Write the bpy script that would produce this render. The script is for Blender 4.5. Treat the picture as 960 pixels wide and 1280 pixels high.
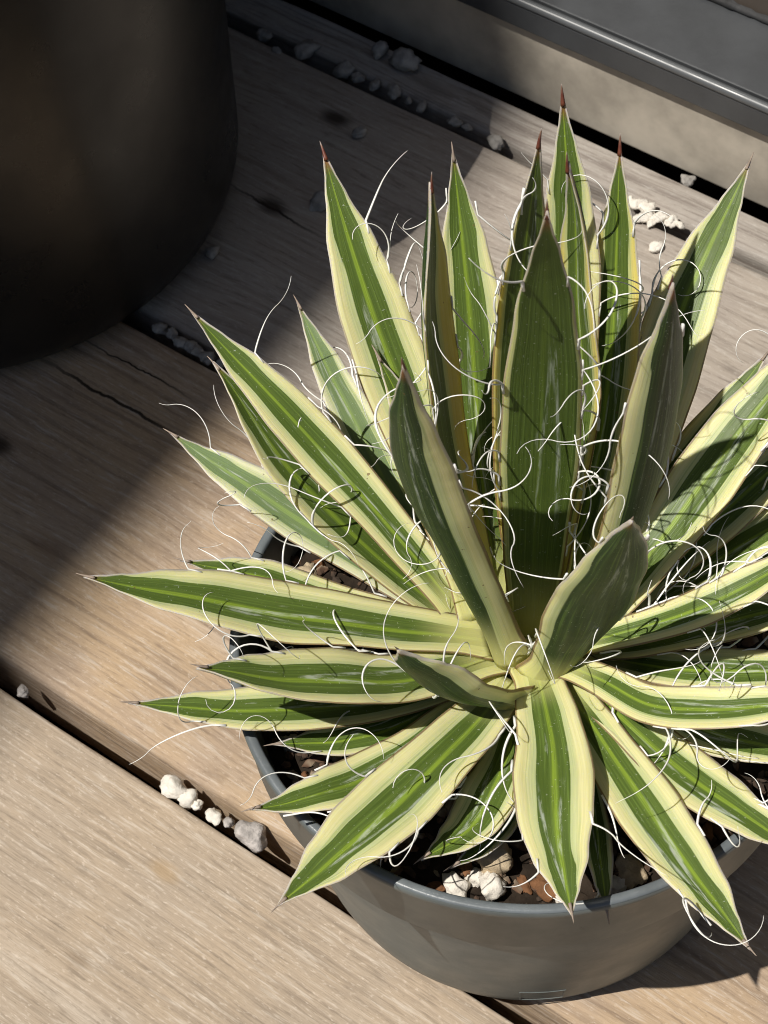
import bpy, bmesh, math, random
from mathutils import Vector, Matrix, noise as mnoise

# ------------------------------------------------------------------ scene, camera, sky, sun
for o in list(bpy.data.objects):
    bpy.data.objects.remove(o, do_unlink=True)
scene = bpy.context.scene
COL = scene.collection
S = 0.08                      # one unit of the plan below = radius of the pot = 8 cm
AZ = math.radians(-39.494)    # direction in which the deck boards run

cam_d = bpy.data.cameras.new('camera')
cam = bpy.data.objects.new('camera', cam_d)
COL.objects.link(cam)
fw = Vector((0.0, 0.566883, -0.823798))
rt = Vector((0.996296, -0.070836, -0.048745))
up = Vector((0.085987, 0.820747, 0.564783))
cam.matrix_world = Matrix(((rt.x, up.x, -fw.x, -0.44221 * S), (rt.y, up.y, -fw.y, -3.42434 * S),
                           (rt.z, up.z, -fw.z, 7.0583 * S), (0, 0, 0, 1)))
cam_d.sensor_fit = 'VERTICAL'
cam_d.sensor_height = 24.0
cam_d.sensor_width = 18.0
cam_d.lens = 2491.44 / 1280.0 * 24.0
cam_d.clip_start = 0.02
cam_d.clip_end = 200.0
cam_d.dof.use_dof = True
cam_d.dof.focus_distance = 0.535
cam_d.dof.aperture_fstop = 34.0
scene.camera = cam

SUN_EL = math.radians(61.5)
SUN_FROM = Vector((-0.93, -0.36, 0)).normalized()      # horizontal bearing of the sun
SUN_DIR = Vector((SUN_FROM.x * math.cos(SUN_EL), SUN_FROM.y * math.cos(SUN_EL), math.sin(SUN_EL)))
world = bpy.data.worlds.new('World')
scene.world = world
world.use_nodes = True
wn = world.node_tree
sky = wn.nodes.new('ShaderNodeTexSky')
sky.sky_type = 'NISHITA'
sky.sun_disc = False
sky.sun_elevation = SUN_EL
sky.sun_rotation = math.atan2(SUN_FROM.x, SUN_FROM.y)
wn.nodes['Background'].inputs['Strength'].default_value = 0.05
wn.links.new(sky.outputs['Color'], wn.nodes['Background'].inputs['Color'])
sun_d = bpy.data.lights.new('sun', 'SUN')
sun_d.energy = 5.0
sun_d.angle = math.radians(0.55)
sun_d.color = (1.0, 0.955, 0.88)
sun = bpy.data.objects.new('sun', sun_d)
COL.objects.link(sun)
sun.rotation_euler = SUN_DIR.to_track_quat('Z', 'Y').to_euler()
sun.location = SUN_DIR * 4
scene.view_settings.view_transform = 'Standard'
scene.view_settings.look = 'None'
scene.view_settings.gamma = 1.0
scene.view_settings.use_curve_mapping = False
scene.view_settings.exposure = -0.05
scene.cycles.filter_width = 1.0
scene.cycles.max_bounces = 7
scene.cycles.diffuse_bounces = 3
scene.cycles.glossy_bounces = 3
scene.cycles.adaptive_threshold = 0.02

# ------------------------------------------------------------------ helpers
def obj(name, verts, faces, mat, parent=None, smooth=True, attrs=None):
    me = bpy.data.meshes.new(name)
    me.from_pydata([(v[0] * S, v[1] * S, v[2] * S) for v in verts], [], faces)
    me.update()
    if smooth:
        me.polygons.foreach_set('use_smooth', [True] * len(me.polygons))
    for an, vals in (attrs or {}).items():
        a = me.attributes.new(an, 'FLOAT', 'POINT')
        a.data.foreach_set('value', vals)
    if mat:
        me.materials.append(mat)
    o = bpy.data.objects.new(name, me)
    COL.objects.link(o)
    if parent:
        o.parent = parent
    return o

def empty(name, loc=(0, 0, 0), rz=0.0):
    o = bpy.data.objects.new(name, None)
    COL.objects.link(o)
    o.location = [c * S for c in loc]
    o.rotation_euler = (0, 0, rz)
    o.empty_display_size = 0.02
    return o

def tag(o, label=None, cat=None, group=None, kind=None):
    if label: o['label'] = label
    if cat: o['category'] = cat
    if group: o['group'] = group
    if kind: o['kind'] = kind
    return o

def box(x0, x1, y0, y1, z0, z1, bev=0.0):
    """box with chamfered long edges; returns verts, faces"""
    bm = bmesh.new()
    bmesh.ops.create_cube(bm, size=1.0)
    for v in bm.verts:
        v.co = Vector(((x0 + x1) / 2 + v.co.x * (x1 - x0), (y0 + y1) / 2 + v.co.y * (y1 - y0), (z0 + z1) / 2 + v.co.z * (z1 - z0)))
    if bev > 0:
        bmesh.ops.bevel(bm, geom=bm.edges[:], offset=bev, segments=3, affect='EDGES', profile=0.5)
    bm.verts.ensure_lookup_table()
    vs = [tuple(v.co) for v in bm.verts]
    bm.verts.index_update()
    fs = [tuple(v.index for v in f.verts) for f in bm.faces]
    bm.free()
    return vs, fs

def lathe(profile, n=96, cap_first=False, cap_last=False, cx=0.0, cy=0.0):
    vs, fs = [], []
    for r, z in profile:
        for k in range(n):
            a = 2 * math.pi * k / n
            vs.append((cx + r * math.cos(a), cy + r * math.sin(a), z))
    for i in range(len(profile) - 1):
        for k in range(n):
            k2 = (k + 1) % n
            fs.append((i * n + k, i * n + k2, (i + 1) * n + k2, (i + 1) * n + k))
    if cap_first: fs.append(tuple(range(n))[::-1])
    if cap_last: fs.append(tuple((len(profile) - 1) * n + k for k in range(n)))
    return vs, fs

class NT:
    """tiny node-tree builder"""
    def __init__(self, name):
        self.m = bpy.data.materials.new(name)
        self.m.use_nodes = True
        self.t = self.m.node_tree
        self.b = self.t.nodes['Principled BSDF']
    def n(self, kind, **k):
        nd = self.t.nodes.new(kind)
        for a, v in k.items():
            setattr(nd, a, v)
        return nd
    def put(self, sock, v):
        if isinstance(v, bpy.types.NodeSocket): self.t.links.new(v, sock)
        elif v is not None: sock.default_value = v
    def math(self, op, a, b=None, c=None, clamp=False):
        nd = self.n('ShaderNodeMath', operation=op, use_clamp=clamp)
        for s, v in zip(nd.inputs, (a, b, c)): self.put(s, v)
        return nd.outputs[0]
    def attr(self, name):
        return self.n('ShaderNodeAttribute', attribute_name=name).outputs['Fac']
    def mix(self, fac, a, b, blend='MIX'):
        nd = self.n('ShaderNodeMix', data_type='RGBA', blend_type=blend)
        self.put(nd.inputs['Factor'], fac)
        self.put(nd.inputs['A'], a); self.put(nd.inputs['B'], b)
        return nd.outputs['Result']
    def ss(self, v, lo, hi, a=0.0, b=1.0):
        nd = self.n('ShaderNodeMapRange', interpolation_type='SMOOTHSTEP')
        for s, x in zip(nd.inputs, (v, lo, hi, a, b)): self.put(s, x)
        return nd.outputs[0]
    def noise(self, vec, scale=5.0, detail=4.0, rough=0.5, dist=0.0):
        nd = self.n('ShaderNodeTexNoise')
        self.put(nd.inputs['Vector'], vec)
        for k, v in (('Scale', scale), ('Detail', detail), ('Roughness', rough), ('Distortion', dist)):
            nd.inputs[k].default_value = v
        return nd.outputs['Fac']
    def xyz(self, x, y, z):
        nd = self.n('ShaderNodeCombineXYZ')
        for s, v in zip(nd.inputs, (x, y, z)): self.put(s, v)
        return nd.outputs[0]
    def sep(self, v):
        nd = self.n('ShaderNodeSeparateXYZ'); self.put(nd.inputs[0], v); return nd.outputs
    def objco(self, scale=1.0 / S):
        c = self.n('ShaderNodeTexCoord').outputs['Object']
        nd = self.n('ShaderNodeVectorMath', operation='SCALE')
        self.put(nd.inputs[0], c); nd.inputs['Scale'].default_value = scale
        return nd.outputs[0]
    def ramp(self, fac, stops):
        nd = self.n('ShaderNodeValToRGB')
        self.put(nd.inputs[0], fac)
        e = nd.color_ramp.elements
        while len(e) < len(stops): e.new(0.5)
        for el, (p, c) in zip(e, stops):
            el.position = p; el.color = (*c, 1)
        return nd.outputs[0]
    def bump(self, h, strength=0.3, dist=0.001, prev=None):
        nd = self.n('ShaderNodeBump')
        nd.inputs['Strength'].default_value = strength
        nd.inputs['Distance'].default_value = dist
        self.put(nd.inputs['Height'], h)
        if prev is not None: self.put(nd.inputs['Normal'], prev)
        return nd.outputs[0]
    def set(self, **k):
        for a, v in k.items():
            self.put(self.b.inputs[a.replace('_', ' ')], v)
        return self.m

def C(r, g, b): return (r, g, b, 1.0)

# ------------------------------------------------------------------ materials
def mat_wood(name, pale, mid, dark, tan, grain=1.0, crack=None, seed=0.0, freq=22.0, run=0.55, warp=0.16, sand=0.5, knots=()):
    q = NT(name)
    co = q.objco()
    x, y, z = q.sep(co)
    wp = q.math('MULTIPLY', q.math('SUBTRACT', q.noise(q.xyz(q.math('MULTIPLY', x, 0.7), q.math('MULTIPLY', y, 1.6), seed), 1.0, 2), 0.5), warp)
    zy = q.math('ADD', q.math('ADD', y, wp), q.math('MULTIPLY', z, 0.8))
    broad = q.noise(q.xyz(q.math('MULTIPLY', x, 0.25), q.math('MULTIPLY', zy, 4.0), seed + 3), 1.0, 3, 0.55)
    lines = q.noise(q.xyz(q.math('MULTIPLY', x, run), q.math('MULTIPLY', zy, freq), seed + 7), 1.0, 2, 0.6)
    fine = q.noise(q.xyz(q.math('MULTIPLY', x, 4.5), q.math('MULTIPLY', zy, 46.0), seed + 11), 1.0, 3, 0.65)
    blot = q.noise(q.xyz(q.math('MULTIPLY', x, 1.4), q.math('MULTIPLY', y, 2.0), seed + 23), 1.0, 4, 0.65)
    grit = q.noise(q.xyz(q.math('MULTIPLY', x, 30.0), q.math('MULTIPLY', zy, 75.0), z), 1.0, 3, 0.75)
    col = q.mix(q.ss(blot, 0.36, 0.64), C(*mid), C(*tan))
    col = q.mix(q.math('MULTIPLY', q.ss(broad, 0.5, 0.72), 0.45), col, C(*pale))
    col = q.mix(q.math('MULTIPLY', q.ss(lines, 0.52, 0.30), 0.75 * grain), col, C(*dark))
    col = q.mix(q.math('MULTIPLY', q.ss(fine, 0.53, 0.68), 0.65), col, C(*pale))
    col = q.mix(q.math('MULTIPLY', q.ss(fine, 0.46, 0.30), 0.65), col, C(*dark))
    col = q.mix(q.math('MULTIPLY', q.ss(grit, 0.56, 0.68), sand * 0.7), col, C(*[min(1, c * 1.25) for c in pale]))
    col = q.mix(q.math('MULTIPLY', q.ss(grit, 0.42, 0.28), sand), col, C(*dark))
    # weather stains
    stn = q.noise(q.xyz(q.math('MULTIPLY', x, 2.6), q.math('MULTIPLY', y, 4.6), seed + 31), 1.0, 4, 0.7)
    col = q.mix(q.math('MULTIPLY', q.ss(stn, 0.60, 0.74), 0.40), col, C(dark[0] * .8, dark[1] * .8, dark[2] * .8))
    h = q.math('ADD', lines, q.math('MULTIPLY', fine, 0.8))
    if crack:
        for (cx0, cx1, cy, slope, amp, wd) in crack:
            wob = q.math('MULTIPLY', q.math('SUBTRACT', q.noise(q.xyz(q.math('MULTIPLY', x, 2.2), cy, seed), 1.0, 5, 0.6), 0.5), amp)
            line = q.math('ADD', q.math('ADD', q.math('MULTIPLY', q.math('SUBTRACT', x, cx0), slope), cy), wob)
            d = q.math('ABSOLUTE', q.math('SUBTRACT', y, line))
            ends = q.math('MULTIPLY', q.ss(x, cx0, cx0 + 0.5), q.ss(x, cx1, cx1 - 0.4))
            k = q.math('MULTIPLY', q.ss(d, wd, wd * 0.35), ends)
            col = q.mix(q.math('MULTIPLY', k, 0.93), col, C(0.012, 0.009, 0.007))
    for (kx, ky, kr, kc) in knots:
        dd = q.math('SQRT', q.math('ADD', q.math('POWER', q.math('MULTIPLY', q.math('SUBTRACT', x, kx), 0.55), 2.0), q.math('POWER', q.math('SUBTRACT', y, ky), 2.0)))
        dd = q.math('ADD', dd, q.math('MULTIPLY', q.math('SUBTRACT', q.math('MULTIPLY', q.math('ADD', fine, blot), 0.5), 0.5), kr * 1.8))
        col = q.mix(q.ss(dd, kr * 1.5, kr * 0.3, 0.0, 0.9 if kc[0] < 0.1 else 0.55), col, C(*kc))
    q.set(Base_Color=col, Roughness=0.85, Normal=q.bump(h, 0.75, 0.00055), Specular_IOR_Level=0.2)
    return q.m

KN = (0.035, 0.024, 0.017)
W_NEAR = mat_wood('wood_near', (0.56, 0.485, 0.40), (0.39, 0.315, 0.24), (0.24, 0.19, 0.142), (0.42, 0.33, 0.24), 0.7, seed=2.0, freq=34.0, run=1.3, warp=0.03, sand=0.6,
                  knots=[(-1.0, -1.0, 0.035, (0.40, 0.275, 0.15)), (-1.95, -1.5, 0.06, (0.50, 0.435, 0.36)), (-1.05, -1.47, 0.03, (0.24, 0.18, 0.125))])
W_MID = mat_wood('wood_mid', (0.55, 0.47, 0.385), (0.39, 0.295, 0.215), (0.22, 0.158, 0.11), (0.46, 0.335, 0.215), 0.75,
                 crack=[(-3.25, -2.05, 0.66, -0.02, 0.13, 0.012), (-3.2, -2.2, 0.86, -0.02, 0.10, 0.007)], seed=5.0, freq=26.0, run=0.45, warp=0.10, sand=0.5,
                 knots=[(-2.90, 0.17, 0.045, KN), (-2.35, -0.12, 0.06, (0.25, 0.17, 0.11)), (-1.3, 0.45, 0.05, (0.26, 0.18, 0.11))])
W_FAR = mat_wood('wood_far', (0.46, 0.42, 0.37), (0.335, 0.29, 0.25), (0.18, 0.15, 0.125), (0.365, 0.315, 0.265), 0.6,
                 crack=[(-3.2, -2.3, 1.98, -0.02, 0.14, 0.010)], seed=9.0, freq=24.0, run=0.8, sand=0.45,
                 knots=[(-2.83, 2.63, 0.05, KN), (-2.74, 1.98, 0.05, KN), (-0.8, 2.2, 0.06, (0.22, 0.17, 0.13))])
W_STRIP = mat_wood('wood_strip', (0.44, 0.41, 0.37), (0.33, 0.295, 0.26), (0.18, 0.15, 0.13), (0.36, 0.32, 0.28), 1.0, seed=14.0, freq=34.0, run=0.25, sand=0.4)

def mat_plain(name, col, rough=0.5, var=0.15, vscale=3.0, spec=0.5, bump=0.0, bscale=30.0, scratch=0.0, metal=0.0):
    q = NT(name)
    co = q.objco()
    nz = q.noise(co, vscale, 5, 0.6)
    c = q.mix(q.ss(nz, 0.3, 0.7), C(*[v * (1 - var) for v in col]), C(*[min(1, v * (1 + var)) for v in col]))
    if scratch:
        sp = q.noise(co, 70.0, 3, 0.7)
        c = q.mix(q.math('MULTIPLY', q.ss(sp, 0.66, 0.78), scratch), c, C(0.35, 0.34, 0.32))
    nrm = q.bump(q.noise(co, bscale, 4, 0.6), bump, 0.0008) if bump else None
    r = q.ss(q.noise(co, vscale * 2.3, 4, 0.6), 0.3, 0.7, max(0.02, rough - 0.07), min(1, rough + 0.07))
    q.set(Base_Color=c, Roughness=r, Specular_IOR_Level=spec, Normal=nrm, Metallic=metal)
    return q.m

M_POT = mat_plain('pot_plastic', (0.112, 0.126, 0.122), 0.46, 0.16, 2.2, 0.5, 0.08, 50.0, 0.22)
M_RIM = mat_plain('pot_rim_plastic', (0.135, 0.152, 0.162), 0.40, 0.16, 7.0, 0.5, 0.10, 60.0, 0.25)
M_PLANTER = mat_plain('black_glaze', (0.010, 0.0100, 0.0098), 0.33, 0.3, 1.2, 0.42, 0.05, 8.0, 0.06)
M_FRAME = mat_plain('grey_metal', (0.055, 0.058, 0.062), 0.42, 0.14, 3.0, 0.5, 0.05, 40.0, 0.12)
M_BEAD = mat_plain('rubber_bead', (0.09, 0.095, 0.10), 0.36, 0.1, 3.0, 0.6, 0.0)
M_DOOR = mat_plain('door_panel', (0.085, 0.068, 0.055), 0.35, 0.1, 3.0, 0.5, 0.0)
M_SEAL = mat_plain('sealant', (0.03, 0.03, 0.031), 0.7, 0.3, 9.0, 0.3, 0.4, 30.0)
M_HOUSE = mat_plain('house_render', (0.075, 0.072, 0.07), 0.9, 0.1, 1.0, 0.2, 0.3, 20.0)
M_FASCIA = mat_plain('fascia_wood', (0.40, 0.36, 0.30), 0.6, 0.28, 2.2, 0.4, 0.08, 14.0, 0.10)
M_SOILBED = mat_plain('dark_earth', (0.030, 0.022, 0.016), 0.95, 0.4, 9.0, 0.1, 0.8, 25.0)
M_PEB_W = mat_plain('white_pumice', (0.74, 0.69, 0.61), 0.9, 0.14, 14.0, 0.15, 0.7, 32.0)
M_PEB_G = mat_plain('grey_stone', (0.42, 0.385, 0.36), 0.9, 0.35, 18.0, 0.15, 0.9, 30.0)
M_PEB_D = mat_plain('dull_stone', (0.33, 0.31, 0.285), 0.9, 0.3, 14.0, 0.15, 0.8, 30.0)
M_PEB_T = mat_plain('tan_stone', (0.50, 0.40, 0.27), 0.9, 0.25, 14.0, 0.15, 0.8, 30.0)
M_BARK = mat_plain('bark_chip', (0.20, 0.095, 0.045), 0.85, 0.4, 10.0, 0.2, 0.9, 22.0)
M_CANVAS = mat_plain('occluder_canvas', (0.22, 0.21, 0.20), 0.9, 0.1, 1.0, 0.1)

def mat_filament():
    q = NT('filament_fibre')
    q.set(Base_Color=C(0.86, 0.845, 0.80), Roughness=0.5, Specular_IOR_Level=0.3)
    return q.m
M_FIL = mat_filament()

def mat_spine():
    q = NT('leaf_spine')
    v = q.attr('along')
    nz = q.noise(q.objco(), 40.0, 3)
    c = q.ramp(q.math('ADD', v, q.math('MULTIPLY', q.math('SUBTRACT', nz, 0.5), 0.5)),
               [(0.0, (0.15, 0.045, 0.020)), (0.45, (0.12, 0.030, 0.018)), (0.8, (0.22, 0.13, 0.09)), (1.0, (0.34, 0.30, 0.27))])
    q.set(Base_Color=c, Roughness=0.55)
    return q.m
M_SPINE = mat_spine()
M_SPINE_DRY = mat_plain('dry_spine', (0.30, 0.235, 0.185), 0.7, 0.35, 20.0)

def mat_leaf():
    q = NT('agave_leaf')
    u0 = q.attr('across'); s = q.attr('along'); shf = q.attr('shift'); mids = q.attr('mids')
    u = q.math('ADD', u0, shf); ed = q.attr('edge'); seed = q.attr('seed')
    gf = q.attr('gf'); und = q.attr('under'); yel = q.attr('yel'); red = q.attr('red')
    i_u = q.attr('imp_u'); i_s = q.attr('imp_s')
    co = q.objco()
    # streaky coordinates that follow the leaf
    st = q.xyz(q.math('MULTIPLY', s, 1.3), q.math('MULTIPLY', u, 4.0), seed)
    st2 = q.xyz(q.math('MULTIPLY', s, 3.0), q.math('MULTIPLY', u, 16.0), q.math('ADD', seed, 5.0))
    n1 = q.noise(st, 1.0, 2, 0.5)
    n2 = q.noise(st2, 1.0, 2, 0.6)
    nf = q.noise(q.xyz(q.math('MULTIPLY', s, 6.0), q.math('MULTIPLY', u, 34.0), seed), 1.0, 3, 0.6)
    au = q.math('ABSOLUTE', q.math('ADD', u, q.math('MULTIPLY', q.math('SUBTRACT', n1, 0.5), 0.22)))
    # green band widens a little towards the tip and under the leaf, fades at the base
    lim = q.math('ADD', gf, q.math('MULTIPLY', und, 0.04))
    lim = q.math('ADD', lim, q.math('MULTIPLY', q.ss(s, 0.72, 1.0), 0.42))
    lim = q.math('SUBTRACT', lim, q.math('MULTIPLY', q.ss(s, 0.22, 0.0), 0.10))
    dg = q.math('SUBTRACT', au, lim)
    green = q.ss(dg, 0.018, -0.012)
    halo = q.ss(q.math('ADD', dg, q.math('MULTIPLY', q.math('SUBTRACT', n2, 0.5), 0.55)), 0.30, 0.02)
    cream = q.mix(q.ss(n2, 0.3, 0.7), C(0.635, 0.61, 0.325), C(0.665, 0.645, 0.375))
    yellow = q.mix(q.ss(n2, 0.3, 0.7), C(0.62, 0.50, 0.10), C(0.66, 0.56, 0.17))
    ymix = q.math('MULTIPLY', q.math('ADD', 0.18, q.math('MULTIPLY', yel, 0.7)), 1.0, clamp=True)
    marg = q.mix(ymix, cream, yellow)
    palec = C(0.70, 0.70, 0.47)
    marg = q.mix(q.math('MULTIPLY', q.math('MULTIPLY', yel, -1.0, clamp=True), 0.8), marg, palec)
    marg = q.mix(q.math('MULTIPLY', halo, 0.62), marg, C(0.42, 0.49, 0.235))
    g_dark = q.mix(q.ss(n2, 0.3, 0.7), C(0.070, 0.110, 0.020), C(0.096, 0.143, 0.028))
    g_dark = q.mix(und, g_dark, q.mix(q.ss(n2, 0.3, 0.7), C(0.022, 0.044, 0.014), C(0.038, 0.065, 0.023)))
    g_mid = C(0.21, 0.30, 0.034)
    uc = q.math('ABSOLUTE', q.math('ADD', q.math('ADD', u, 0.03), q.math('MULTIPLY', q.math('SUBTRACT', n1, 0.5), 0.18)))
    mid = q.ss(uc, 0.12, 0.025)
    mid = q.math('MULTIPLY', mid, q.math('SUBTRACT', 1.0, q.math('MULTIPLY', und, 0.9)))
    mid = q.math('MULTIPLY', mid, mids)
    mid = q.math('MULTIPLY', mid, q.ss(nf, 0.30, 0.55, 0.45, 1.0))
    gcol = q.mix(mid, g_dark, g_mid)
    side = q.math('MULTIPLY', q.ss(n2, 0.55, 0.70), 0.35)
    gcol = q.mix(side, gcol, C(0.17, 0.265, 0.055))
    gcol = q.mix(q.math('MULTIPLY', q.math('MULTIPLY', yel, -1.0, clamp=True), 0.4), gcol, C(0.30, 0.40, 0.22))
    lim2 = q.math('ADD', lim, q.math('ADD', 0.13, q.math('MULTIPLY', q.math('SUBTRACT', n2, 0.5), 0.7)))
    pale2 = q.ss(q.math('SUBTRACT', au, lim2), 0.05, -0.05, 0.0, 0.42)
    marg = q.mix(pale2, marg, C(0.40, 0.465, 0.235))
    strk = q.noise(q.xyz(q.math('MULTIPLY', s, 0.8), q.math('MULTIPLY', u, 11.0), q.math('ADD', seed, 21.0)), 1.0, 2, 0.5)
    strk = q.math('MULTIPLY', q.ss(strk, 0.60, 0.64), q.ss(dg, 0.34, 0.05))
    marg = q.mix(q.math('MULTIPLY', strk, 0.40), marg, C(0.20, 0.285, 0.08))
    col = q.mix(green, marg, gcol)
    vein = q.math('ADD', 0.89, q.math('MULTIPLY', nf, 0.22))
    col = q.mix(1.0, col, q.xyz(vein, vein, vein), 'MULTIPLY')
    # pale base
    col = q.mix(q.ss(s, 0.20, 0.02, 0.0, 0.75), col, C(0.60, 0.58, 0.24))
    # waxy imprint left by the neighbouring leaf in the bud
    wob = q.math('MULTIPLY', q.math('SUBTRACT', n1, 0.5), 0.3)
    tri = q.math('SUBTRACT', q.math('ABSOLUTE', q.math('ADD', q.math('SUBTRACT', u, i_u), wob)), q.math('MULTIPLY', q.math('SUBTRACT', i_s, s), 0.75))
    band = q.ss(q.math('ABSOLUTE', tri), 0.075, 0.02)
    band = q.math('MULTIPLY', band, q.ss(s, q.math('SUBTRACT', i_s, 0.50), q.math('SUBTRACT', i_s, 0.25)))
    band = q.math('MULTIPLY', band, q.ss(s, q.math('ADD', i_s, 0.03), q.math('SUBTRACT', i_s, 0.02)))
    band = q.math('MULTIPLY', band, q.ss(q.noise(q.xyz(q.math('MULTIPLY', s, 14.0), q.math('MULTIPLY', u, 9.0), seed), 1.0, 4, 0.7), 0.40, 0.62))
    scuff = q.math('MULTIPLY', q.ss(q.noise(q.xyz(q.math('MULTIPLY', s, 7.0), q.math('MULTIPLY', u, 5.0), q.math('ADD', seed, 9.0)), 1.0, 5, 0.65), 0.64, 0.70), 0.26)
    speck = q.math('MULTIPLY', q.ss(q.noise(co, 120.0, 2, 0.5), 0.68, 0.74), 0.55)
    wax = q.math('MAXIMUM', q.math('MAXIMUM', q.math('MULTIPLY', band, 0.72), scuff), speck)
    col = q.mix(q.math('MULTIPLY', wax, 0.75), col, C(0.56, 0.60, 0.52))
    # dry brown flecks
    fl = q.ss(q.noise(co, 48.0, 2, 0.4), 0.765, 0.79)
    col = q.mix(q.math('MULTIPLY', fl, 0.7), col, C(0.16, 0.09, 0.045))
    # red-brown tip
    tip = q.ss(q.math('ADD', s, q.math('MULTIPLY', q.math('SUBTRACT', nf, 0.5), 0.05)), 0.945, 0.985)
    col = q.mix(q.math('MULTIPLY', tip, q.math('ADD', 0.45, q.math('MULTIPLY', red, 0.45))), col, C(0.24, 0.085, 0.035))
    # horny margin: grey white near the tip, brown lower down
    rim = q.ss(q.math('ADD', ed, q.math('MULTIPLY', q.math('SUBTRACT', nf, 0.5), 0.006)), 0.0075, 0.003)
    rcol = q.mix(q.ss(q.math('ADD', s, q.math('MULTIPLY', q.math('SUBTRACT', n1, 0.5), 0.9)), 0.45, 0.85), C(0.155, 0.085, 0.05), C(0.56, 0.50, 0.43))
    col = q.mix(q.math('MULTIPLY', rim, 0.85), col, rcol)
    h = q.math('ADD', q.math('MULTIPLY', n2, 0.5), q.math('MULTIPLY', q.noise(co, 16.0, 1), 0.7))
    rough = q.math('ADD', 0.40, q.math('MULTIPLY', wax, 0.3))
    q.set(Base_Color=col, Roughness=rough, Specular_IOR_Level=0.20, Normal=q.bump(h, 0.30, 0.0007))
    q.put(q.b.inputs['Subsurface Weight'], q.math('SUBTRACT', 0.40, q.math('MULTIPLY', green, 0.16)))
    q.b.inputs['Subsurface Radius'].default_value = (1.0, 0.85, 0.16)
    q.b.inputs['Subsurface Scale'].default_value = 0.003
    return q.m
M_LEAF = mat_leaf()

# ------------------------------------------------------------------ ground and deck
rnd = random.Random(4)
ground = obj('ground', [(-600, -600, -1.6), (600, -600, -1.6), (600, 600, -1.6), (-600, 600, -1.6)], [(0, 1, 2, 3)], M_SOILBED)
tag(ground, kind='structure')

deck = empty('deck', (0, 0, 0), AZ)
tag(deck, kind='structure')

def plank(n0, n1, mat, seed, x0=-16.0, x1=11.0, thick=0.42, r0=0.035, r1=0.035, top=0.0):
    prof = []
    def nz(x, y, f): return mnoise.noise(Vector((x * f, y * f * 3, seed)))
    # lower-n side up, across the top, higher-n side down
    prof += [(n0 + 0.03, -thick), (n0 + 0.006, -thick + 0.004), (n0 + 0.004, -thick + 0.03), (n0 + 0.002, -thick * 0.6), (n0, -r0 * 1.6)]
    for k in range(6):
        a = math.pi / 2 * k / 5
        prof.append((n0 + r0 * (1 - math.cos(a)), -r0 * (1 - math.sin(a))))
    m = 46
    for k in range(1, m):
        prof.append((n0 + r0 + (n1 - n0 - r0 - r1) * k / m, 0.0))
    for k in range(6):
        a = math.pi / 2 * k / 5
        prof.append((n1 - r1 * (1 - math.sin(a)), -r1 * (1 - math.cos(a))))
    prof += [(n1, -r1 * 1.6), (n1 - 0.002, -thick * 0.6), (n1 - 0.004, -thick + 0.03), (n1 - 0.006, -thick + 0.004), (n1 - 0.03, -thick)]
    nx = 220
    vs, fs = [], []
    for i in range(nx + 1):
        x = x0 + (x1 - x0) * i / nx
        sway = 0.010 * mnoise.noise(Vector((x * 0.25, seed, 0)))
        for (y, z) in prof:
            e = min(y - n0, n1 - y)
            w = 0.007 * mnoise.noise(Vector((x * 0.35, y * 9.0, seed)))            # raised grain
            wear = -0.016 * max(0, 1 - e / 0.11) * (0.5 + mnoise.noise(Vector((x * 0.9, y * 14, seed + 3))))
            side = 0.008 * mnoise.noise(Vector((x * 1.4, z * 6, seed + 8 + (1 if y > (n0 + n1) / 2 else 0)))) if e < 0.03 else 0
            vs.append((x, y + sway + side, top + z + (w + wear if z > -0.1 else 0)))
    k = len(prof)
    for i in range(nx):
        for j in range(k - 1):
            fs.append((i * k + j, (i + 1) * k + j, (i + 1) * k + j + 1, i * k + j + 1))
        fs.append((i * k + k - 1, (i + 1) * k + k - 1, (i + 1) * k, i * k))
    fs.append(tuple(range(k))); fs.append(tuple(nx * k + j for j in range(k))[::-1])
    return obj('plank', vs, fs, mat, deck)

plank(-4.24, -2.56, W_MID, 40)
plank(-2.45, -0.742, W_NEAR, 1, top=-0.03, r1=0.022)
plank(-0.63, 1.04, W_MID, 2, r0=0.05)
plank(1.145, 2.895, W_FAR, 3, r1=0.045)
plank(2.97, 3.19, W_STRIP, 4, r0=0.03, r1=0.02)
plank(-6.04, -4.36, W_FAR, 41); plank(-7.84, -6.16, W_NEAR, 42)
for jx in (-9.0, -4.4, 0.6, 5.6):
    v, f = box(jx - 0.3, jx + 0.3, -7.8, 3.2, -1.25, -0.425, 0.02)
    obj('joist', v, f, W_FAR, deck)

# ------------------------------------------------------------------ house wall, door sill, awning
house = empty('house', (0, 0, 0), AZ)
tag(house, 'dark grey metal door frame and sill above a weathered timber fascia board', 'building')
def part(name, b, mat, bev=0.01, parent=house):
    v, f = box(*b, bev)
    return obj(name, v, f, mat, parent, smooth=False)
part('fascia_board', (-18, 18, 3.285, 3.60, -0.045, 0.44), M_FASCIA, 0.015)
part('foundation', (-18, 18, 3.62, 4.6, -1.6, 0.58), M_SOILBED, 0.01)
part('sill_lip', (-18, 18, 3.245, 3.615, 0.442, 0.585), M_FRAME, 0.012)
# rounded bead along the sill edge
vs, fs = [], []
nb = 14
for x in (-18.0, 18.0):
    for k in range(nb):
        a = 2 * math.pi * k / nb
        vs.append((x, 3.262 + 0.024 * math.cos(a), 0.598 + 0.024 * math.sin(a)))
for k in range(nb):
    fs.append((k, (k + 1) % nb, nb + (k + 1) % nb, nb + k))
obj('sill_bead', vs, fs, M_BEAD, house)
part('sill_tread', (-18, 18, 3.30, 3.735, 0.587, 0.615), M_FRAME, 0.006)
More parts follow.
